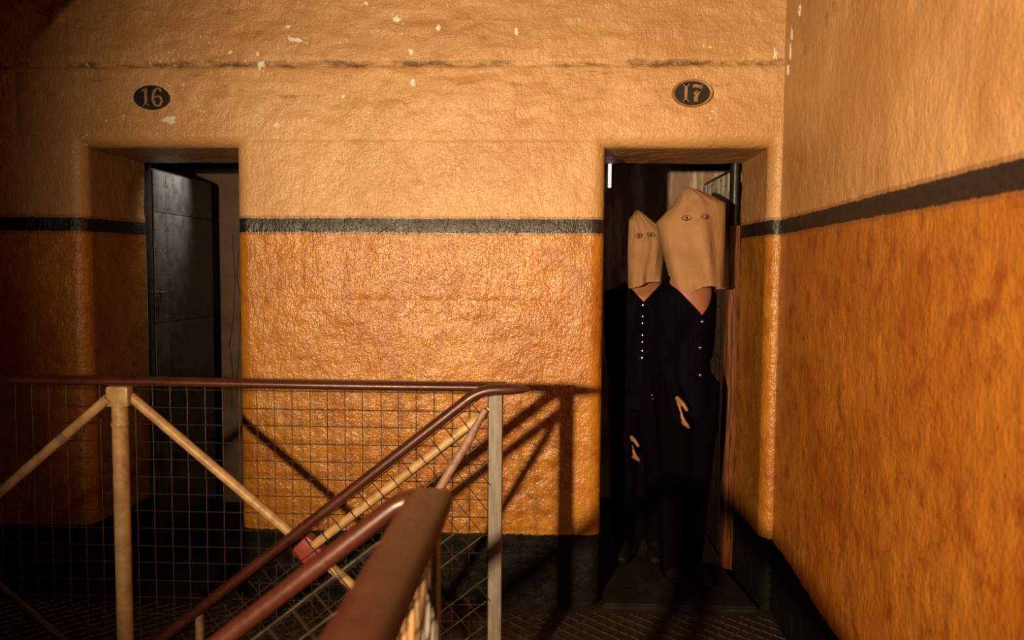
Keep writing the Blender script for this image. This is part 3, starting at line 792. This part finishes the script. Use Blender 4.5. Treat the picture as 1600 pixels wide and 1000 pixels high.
def limb(bm, pts, rad, n=14, ref=(0, -1, 0)):
    rad = [(r, r) if not isinstance(r, tuple) else r for r in rad]
    add_sweep(bm, pts, rad, n, Vector(ref), True)
    ball(bm, pts[0], min(rad[0])*0.98); ball(bm, pts[-1], min(rad[-1])*0.98)

def hand_bm(wrist, direction, palm_n, side):
    """palm, four fingers of different lengths and a thumb leaving the palm's side; slightly curled"""
    d = Vector(direction).normalized(); n = Vector(palm_n); n = (n-d*n.dot(d)).normalized(); s = d.cross(n).normalized()*side
    bm = bmesh.new(); W = Vector(wrist)
    add_sweep(bm, [W-d*0.02, W+d*0.015, W+d*0.05, W+d*0.09], [(0.026, 0.018), (0.029, 0.016), (0.040, 0.015), (0.040, 0.012)], 16, n)
    L = [0.070, 0.079, 0.074, 0.058]
    for i in range(4):
        b = W + d*0.082 + s*(0.029-0.0193*i) 
        l = L[i]; c = 0.35+0.12*i
        p = [b, b+d*l*0.45+n*0.004*(1+i)]
        d2 = (d+n*c).normalized(); p.append(p[-1]+d2*l*0.33)
        d3 = (d+n*(c*2.1)).normalized(); p.append(p[-1]+d3*l*0.26)
        limb(bm, p, [0.0092, 0.0086, 0.0078, 0.0064], 10, n)
    t0 = W + d*0.025 + s*0.026
    td = (d*0.75+s*0.62+n*0.25).normalized(); t1 = t0+td*0.040; t2 = t1+(d+n*0.35+s*0.15).normalized()*0.034
    limb(bm, [t0, t1, t2], [0.0125, 0.0105, 0.0080], 10, n)
    return remesh(bm, 0.0030, 2)

def person(name, label, base, ang, H, ra, la, spec, stance):
    """base: feet; ang: facing angle (0 = towards -Y, + = viewer's right); ra, la: world points shoulder, elbow, wrist, hand dir, palm normal"""
    F = Vector((math.sin(ang), -math.cos(ang), 0)); S = Vector((math.cos(ang), math.sin(ang), 0)); B = Vector(base)
    P = lambda s, f, z: B + S*s + F*f + Vector((0, 0, z))
    root = thing(name, label, 'person', base, 'hooded figures')
    k = H/1.80
    def torso(bm, g, top=1.50):
        sec = [(0.90, 0.155, 0.105, 0.0), (1.00, 0.158, 0.108, 0.0), (1.10, 0.142, 0.098, 0.0), (1.20, 0.150, 0.105, 0.005),
               (1.30, 0.168, 0.115, 0.010), (1.38, 0.175, 0.105, 0.004), (1.44, 0.145, 0.080, -0.012), (1.475, 0.085, 0.062, -0.018)]
        pts = [P(0, f, z*k) for z, a, b, f in sec]; rad = [((a+g)*k*spec['w'], (b+g)*k) for z, a, b, f in sec]
        add_sweep(bm, pts, rad, 28, F)
        ball(bm, pts[0], 0.11*k, (1.25*spec['w'], 1.0, 0.8), Matrix.Rotation(ang, 3, 'Z'))
    def legs(bm, g, zmin):
        for sd in (-1, 1):
            x = sd*0.092*spec['w']
            fx, ff = stance[0 if sd < 0 else 1]
            hp = P(x, 0, 0.92*k); kn = P(x*1.05+fx*0.5, 0.015+ff*0.6, 0.50*k); an = P(x*1.0+fx, ff-0.02, zmin)
            mid = kn.lerp(an, 0.35) - F*0.012
            limb(bm, [hp, hp.lerp(kn, 0.5)+F*0.012, kn, mid, an], [0.088+g, 0.072+g, 0.054+g, 0.052+g, 0.036+g*1.3], 18)
    def arm(bm, A, g, full=True):
        sh, el, wr = map(Vector, A[:3])
        root_p = sh*0.55 + P(0, -0.01, 1.42*k)*0.45
        root_p.z = sh.z+0.005
        limb(bm, [root_p, sh, sh.lerp(el, 0.5), el, el.lerp(wr, 0.4), wr],
             [0.055+g*0.6, 0.052+g, 0.043+g, 0.036+g, 0.034+g, 0.024+g*1.5], 16)
    ext = lambda A: (A[0], A[1], Vector(A[2])+Vector(A[3]).normalized()*0.092)
    # ---- body: head, neck, trunk, arms and legs as one surface
    bm = bmesh.new()
    torso(bm, 0.0); legs(bm, 0.0, 0.08); arm(bm, ra, 0.0); arm(bm, la, 0.0)
    hd = spec['head']                                  # (side, front) offset of the head
    nk = P(0, -0.012, 1.44*k); hc = P(hd[0], hd[1]+0.02, 1.665*k)
    limb(bm, [nk, nk.lerp(hc, 0.55), hc-Vector((0, 0, 0.03))], [0.062*k, 0.054*k, 0.054*k], 18)
    R = Matrix.Rotation(ang, 3, 'Z')
    ball(bm, hc+Vector((0, 0, 0.025))-F*0.012, 0.088*k, (0.88, 1.08, 1.05), R)
    ball(bm, hc+F*0.022-Vector((0, 0, 0.045)), 0.062*k, (0.92, 1.0, 1.05), R)
    ball(bm, hc+F*0.045-Vector((0, 0, 0.092)), 0.026*k, (1.2, 0.9, 0.8), R)      # chin
    limb(bm, [hc+F*0.078+Vector((0, 0, 0.012)), hc+F*0.098-Vector((0, 0, 0.030))], [0.008, 0.014], 8)   # nose
    for sd in (-1, 1): ball(bm, hc+S*sd*0.078*k-F*0.012-Vector((0, 0, 0.012)), 0.028, (0.35, 0.75, 1.15), R)   # ears
    bb = remesh(bm, 0.008, 5)
    for A, sd in ((ra, 1), (la, -1)):
        h = hand_bm(A[2], A[3], A[4], sd)
        t = bpy.data.meshes.new('t'); h.to_mesh(t); h.free(); bb.from_mesh(t); bpy.data.meshes.remove(t)
    body_bvh = BVHTree.FromBMesh(bb)
    obj('body', bb, 'skin', root)
    bm = bmesh.new()
    ball(bm, hc+Vector((0, 0, 0.038))-F*0.024, 0.093*k, (0.90, 1.04, 1.0), R)
    geom = bm.verts[:] + bm.edges[:] + bm.faces[:]
    bmesh.ops.bisect_plane(bm, geom=geom, plane_co=hc+F*0.03, plane_no=(F-Vector((0, 0, 0.5))).normalized(), clear_outer=True)
    obj('hair', bm, 'hair', root)
    for sd in (-1, 1):
        bm = bmesh.new(); ball(bm, hc+S*sd*0.032+F*0.070+Vector((0, 0, 0.012)), 0.0125); obj('eye', bm, 'eye_white', root)
    bm = bmesh.new(); add_sweep(bm, [hc+S*t*0.024+F*(0.082-0.2*t*t*0.02)-Vector((0, 0, 0.058)) for t in (-1, -.5, 0, .5, 1)], (0.005, 0.0035), 8)
    obj('mouth', bm, 'lock', root)
    # ---- smock with long sleeves, V neck cut through
    bm = bmesh.new(); torso(bm, 0.018); arm(bm, ext(ra), 0.010); arm(bm, ext(la), 0.010)
    add_sweep(bm, [P(0, 0, 0.80*k), P(0, 0, 0.95*k), P(0, 0, 1.05*k)], [(0.190*k*spec['w'], 0.135*k), (0.178*k*spec['w'], 0.128*k), (0.165*k*spec['w'], 0.12*k)], 24, F)
    sb = remesh(bm, 0.010, 5)
    me = bpy.data.meshes.new('smock'); sb.to_mesh(me); sb.free()
    so = bpy.data.objects.new('tmp', me); col.objects.link(so)
    c = bmesh.new(); vb = spec['v']                     # (half width at top, z bottom, z top, side shift)
    tri = [(vb[3], vb[1]), (vb[3]+vb[0], vb[2]), (vb[3]-vb[0], vb[2])]
    top2 = [(vb[3]+vb[0]*1.05, vb[2]+0.18), (vb[3]-vb[0]*1.05, vb[2]+0.18)]
    poly = [tri[0], tri[1], top2[0], top2[1], tri[2]]
    fr = [c.verts.new(P(s, 0.30, z)) for s, z in poly]; bk = [c.verts.new(P(s*0.92+vb[3]*0.08, 0.01, z)) for s, z in poly]
    c.faces.new(fr); c.faces.new(list(reversed(bk)))
    for i in range(5): c.faces.new((fr[i], bk[i], bk[(i+1) % 5], fr[(i+1) % 5]))
    bmesh.ops.recalc_face_normals(c, faces=c.faces)
    cm = bpy.data.meshes.new('cut'); c.to_mesh(cm); c.free(); co = bpy.data.objects.new('cut', cm); col.objects.link(co)
    bo = so.modifiers.new('b', 'BOOLEAN'); bo.operation = 'DIFFERENCE'; bo.object = co; bo.solver = 'EXACT'
    dgx = bpy.context.evaluated_depsgraph_get(); dgx.update()
    out = bpy.data.meshes.new_from_object(so.evaluated_get(dgx))
    for q in (so, co): bpy.data.objects.remove(q)
    sb = bmesh.new(); sb.from_mesh(out); bpy.data.meshes.remove(out)
    bvh = BVHTree.FromBMesh(sb)
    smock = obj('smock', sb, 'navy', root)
    smock.data.materials.clear(); smock.data.materials.append(MAT['navy'])
    # placket and buttons
    def on(bv, s, z, lift=0.0):
        p0 = P(s, 0.6, z); h = bv.ray_cast(p0, -F)
        return (h[0] + F*lift) if h[0] is not None else P(s, 0.13, z)
    pts = [on(bvh, vb[3]-0.0, z, 0.0015) for z in np.linspace(spec['btn'][-1]-0.05, vb[1]-0.004, 14)]
    sweep('placket', pts, (0.013, 0.0022), 'navy', smock, 8, F)
    for z in spec['btn']:
        p = on(bvh, vb[3]-0.001, z, 0.004); bm = bmesh.new()
        add_sweep(bm, [p-F*0.003, p+F*0.002, p+F*0.0035], [(0.0072, 0.0072), (0.0072, 0.0072), (0.005, 0.005)], 14, (0, 0, 1)); obj('button', bm, 'steel', smock)
    # ---- trousers, boots
    bm = bmesh.new(); legs(bm, 0.016, 0.06)
    add_sweep(bm, [P(0, 0, 0.82*k), P(0, 0, 0.92*k), P(0, 0, 1.0*k)], [(0.165*spec['w'], 0.115), (0.165*spec['w'], 0.118), (0.155*spec['w'], 0.11)], 20, F)
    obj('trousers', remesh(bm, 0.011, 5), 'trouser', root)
    for sd in (0, 1):
        fx, ff = stance[sd]; x = (-1 if sd == 0 else 1)*0.092*spec['w']+fx
        bm = bmesh.new()
        add_sweep(bm, [P(x, ff-0.02, 0.13), P(x, ff-0.02, 0.07)], (0.046, 0.050), 16, F)
        add_sweep(bm, [P(x, ff-0.085, 0.035), P(x, ff-0.03, 0.05), P(x, ff+0.06, 0.04), P(x, ff+0.15, 0.028), P(x, ff+0.185, 0.022)], [(0.034, 0.032), (0.042, 0.048), (0.046, 0.040), (0.044, 0.028), (0.026, 0.018)], 16, (0, 0, 1))
        obj('boot', remesh(bm, 0.008, 3), 'boot', root)
    # ---- linen hood: a slack bag
    hq = spec['hood']; nV, nU = 46, 72
    Lp, Rp = hq['left'], hq['right']
    def along(path, v):
        for (v0, a), (v1, b) in zip(path, path[1:]):
            if v <= v1+1e-9:
                t = (v-v0)/(v1-v0); return Vector((a[0]+(b[0]-a[0])*t, 0, a[1]+(b[1]-a[1])*t))
        return Vector((path[-1][1][0], 0, path[-1][1][1]))
    bm = bmesh.new(); rows = []
    rs = random.Random(hq['seed']); ph = [rs.uniform(0, 6.3) for _ in range(6)]
    for j in range(nV):
        v = j/(nV-1); l, r_ = along(Lp, v), along(Rp, v); row = []
        dep = hq['depth']*(1.0 if v < 0.55 else max(0.035, math.sqrt(max(0, 1-((v-0.55)/0.45)**2))))*(1.0-0.10*(1-v))
        for i in range(nU):
            th = 2*math.pi*i/nU; u = math.cos(th); sn = math.sin(th)
            q = l.lerp(r_, (u+1)/2)
            front = sn > 0
            fold = 0.016*math.sin(5.2*u+ph[0]+2.2*v)*(1-v)**0.7 + 0.0075*math.sin(11*u+ph[1]-3*v)*(1-v)**1.2 + 0.006*math.sin(7*v+3*u+ph[2])+0.004*math.sin(15*u+6*v+ph[3])*v
            nose = 0.022*math.exp(-((u-hq['nose'])/0.22)**2)*math.exp(-((v-0.50)/0.20)**2) if front else 0
            brow = -0.008*math.exp(-((v-0.70)/0.06)**2)*math.exp(-((u-hq['nose'])/0.5)**2) if front else 0
            yy = hq['y'] - (math.copysign(abs(sn)**0.85, sn)*dep + (fold*abs(sn)**0.5 + nose + brow)*(1 if front else -0.6))
            if front: q.z += hq['lift']*(1-v)**6*math.exp(-((u-0.15)/0.45)**2)
            else: q.z -= 0.01*(1-v)**6
            row.append(bm.verts.new((q.x, yy, q.z)))
        rows.append(row)
    for a, b in zip(rows, rows[1:]):
        for i in range(nU): bm.faces.new((a[i], a[(i+1) % nU], b[(i+1) % nU], b[i]))
    bm.faces.new(rows[-1])
    bmesh.ops.recalc_face_normals(bm, faces=bm.faces)
    hemline = [v.co.copy() for v in rows[0]]
    res = bmesh.ops.solidify(bm, geom=bm.faces[:], thickness=0.0025)
    hv = BVHTree.FromBMesh(bm)
    hood = obj('hood', bm, 'linen', root)
    sweep('hood_hem', [p+Vector((0, 0, 0.004)) for p in hemline]+[hemline[0]+Vector((0, 0, 0.004))], (0.0026, 0.0045), 'linen', hood, 6, (0, 0, 1))
    def patch(nm, cx, cz, w_, h_, lift, mat, almond=True, tilt=0.0):
        b = bmesh.new(); n_ = 18
        def pr(x, z):
            h = hv.ray_cast(Vector((x, 2.9, z)), Vector((0, 1, 0)))
            return (h[0] if h[0] is not None else Vector((x, hq['y']-hq['depth'], z))) - Vector((0, lift, 0))
        ring = []; ct, st = math.cos(tilt), math.sin(tilt)
        for q in range(n_):
            a = 2*math.pi*q/n_; x = math.cos(a); z = math.sin(a)
            if almond: z = math.copysign(abs(z)**1.35, z)
            x *= w_; z *= h_
            ring.append(b.verts.new(pr(cx+x*ct-z*st, cz+x*st+z*ct)))
        cc = b.verts.new(pr(cx, cz))
        for q in range(n_): b.faces.new((ring[q], ring[(q+1) % n_], cc))
        r_ = bmesh.ops.extrude_face_region(b, geom=b.faces[:])
        for e in r_['geom']:
            if isinstance(e, bmesh.types.BMVert): e.co.y -= 0.0006
        return obj(nm, b, mat, hood, False)
    for (ex, ez, tl, look) in hq['eyes']:
        e = hq['eye']
        patch('eye_hole', ex, ez, 0.0225*e, 0.0130*e, 0.0010, 'eye_dark', True, tl)
        patch('eyelid', ex, ez+0.0005, 0.0195*e, 0.0098*e, 0.0019, 'skin', True, tl)
        patch('eye_outline', ex+look, ez-0.001, 0.0150*e, 0.0072*e, 0.0028, 'eye_dark', True, tl)
        patch('eye_white', ex+look, ez-0.001, 0.0130*e, 0.0055*e, 0.0037, 'eye_white', True, tl)
        patch('iris', ex+look*1.6, ez-0.0005, 0.0056*e, 0.0054*e, 0.0046, 'iris', False)
    return root

D = math.radians
tall = dict(w=0.64, head=(0.01, -0.02), v=(0.128, 1.266, 1.410, 0.012), btn=[1.245, 1.125, 1.0],
    hood=dict(y=3.850, depth=0.135, seed=2, nose=0.05, lift=0.020, eye=1.0,
              left=[(0, (0.594, 1.384)), (0.72, (0.506, 1.715)), (0.88, (0.585, 1.800)), (1.0, (0.632, 1.878))],
              right=[(0, (0.826, 1.420)), (0.80, (0.822, 1.806)), (0.9, (0.755, 1.842)), (1.0, (0.660, 1.880))],
              eyes=[(0.629, 1.731, 0.05, 0.0), (0.711, 1.738, -0.05, 0.004)]))
person('person', 'taller person in the right doorway wearing a large linen hood and dark smock', (0.662, 3.865, 0.018), D(15), 1.80,
       [(0.556, 3.815, 1.365), (0.572, 3.865, 1.105), (0.590, 3.740, 0.925), (0.14, -0.40, -0.90), (0.9, 0.1, -0.2)],
       [(0.755, 3.925, 1.360), (0.770, 4.000, 1.090), (0.670, 4.005, 0.930), (-0.85, 0.05, -0.5), (0.1, 0.9, 0.0)],
       tall, [(0.0, 0.03), (0.0, -0.02)])
small = dict(w=0.82, head=(0.0, -0.02), v=(0.108, 1.318, 1.425, 0.002), btn=[1.303, 1.247, 1.213, 1.153, 1.118, 1.073, 1.038],
    hood=dict(y=4.180, depth=0.130, seed=5, nose=0.0, lift=0.012, eye=0.95,
              left=[(0, (0.410, 1.400)), (0.45, (0.394, 1.565)), (0.86, (0.404, 1.738)), (1.0, (0.446, 1.792))],
              right=[(0, (0.580, 1.440)), (0.55, (0.600, 1.640)), (0.82, (0.590, 1.705)), (1.0, (0.458, 1.796))],
              eyes=[(0.452, 1.664, 0.15, 0.0), (0.512, 1.671, -0.25, 0.0)]))
person('person', 'shorter person behind the taller one in a narrow linen hood and buttoned smock', (0.497, 4.205, 0.018), D(-8), 1.74,
       [(0.340, 4.190, 1.350), (0.358, 4.215, 1.010), (0.405, 4.130, 0.675), (0.22, -0.30, -0.93), (0.75, 0.3, -0.2)],
       [(0.650, 4.225, 1.345), (0.685, 4.285, 1.050), (0.690, 4.270, 0.800), (-0.02, -0.15, -1.0), (-0.9, 0.3, 0.0)],
       small, [(-0.01, 0.02), (0.01, -0.01)])
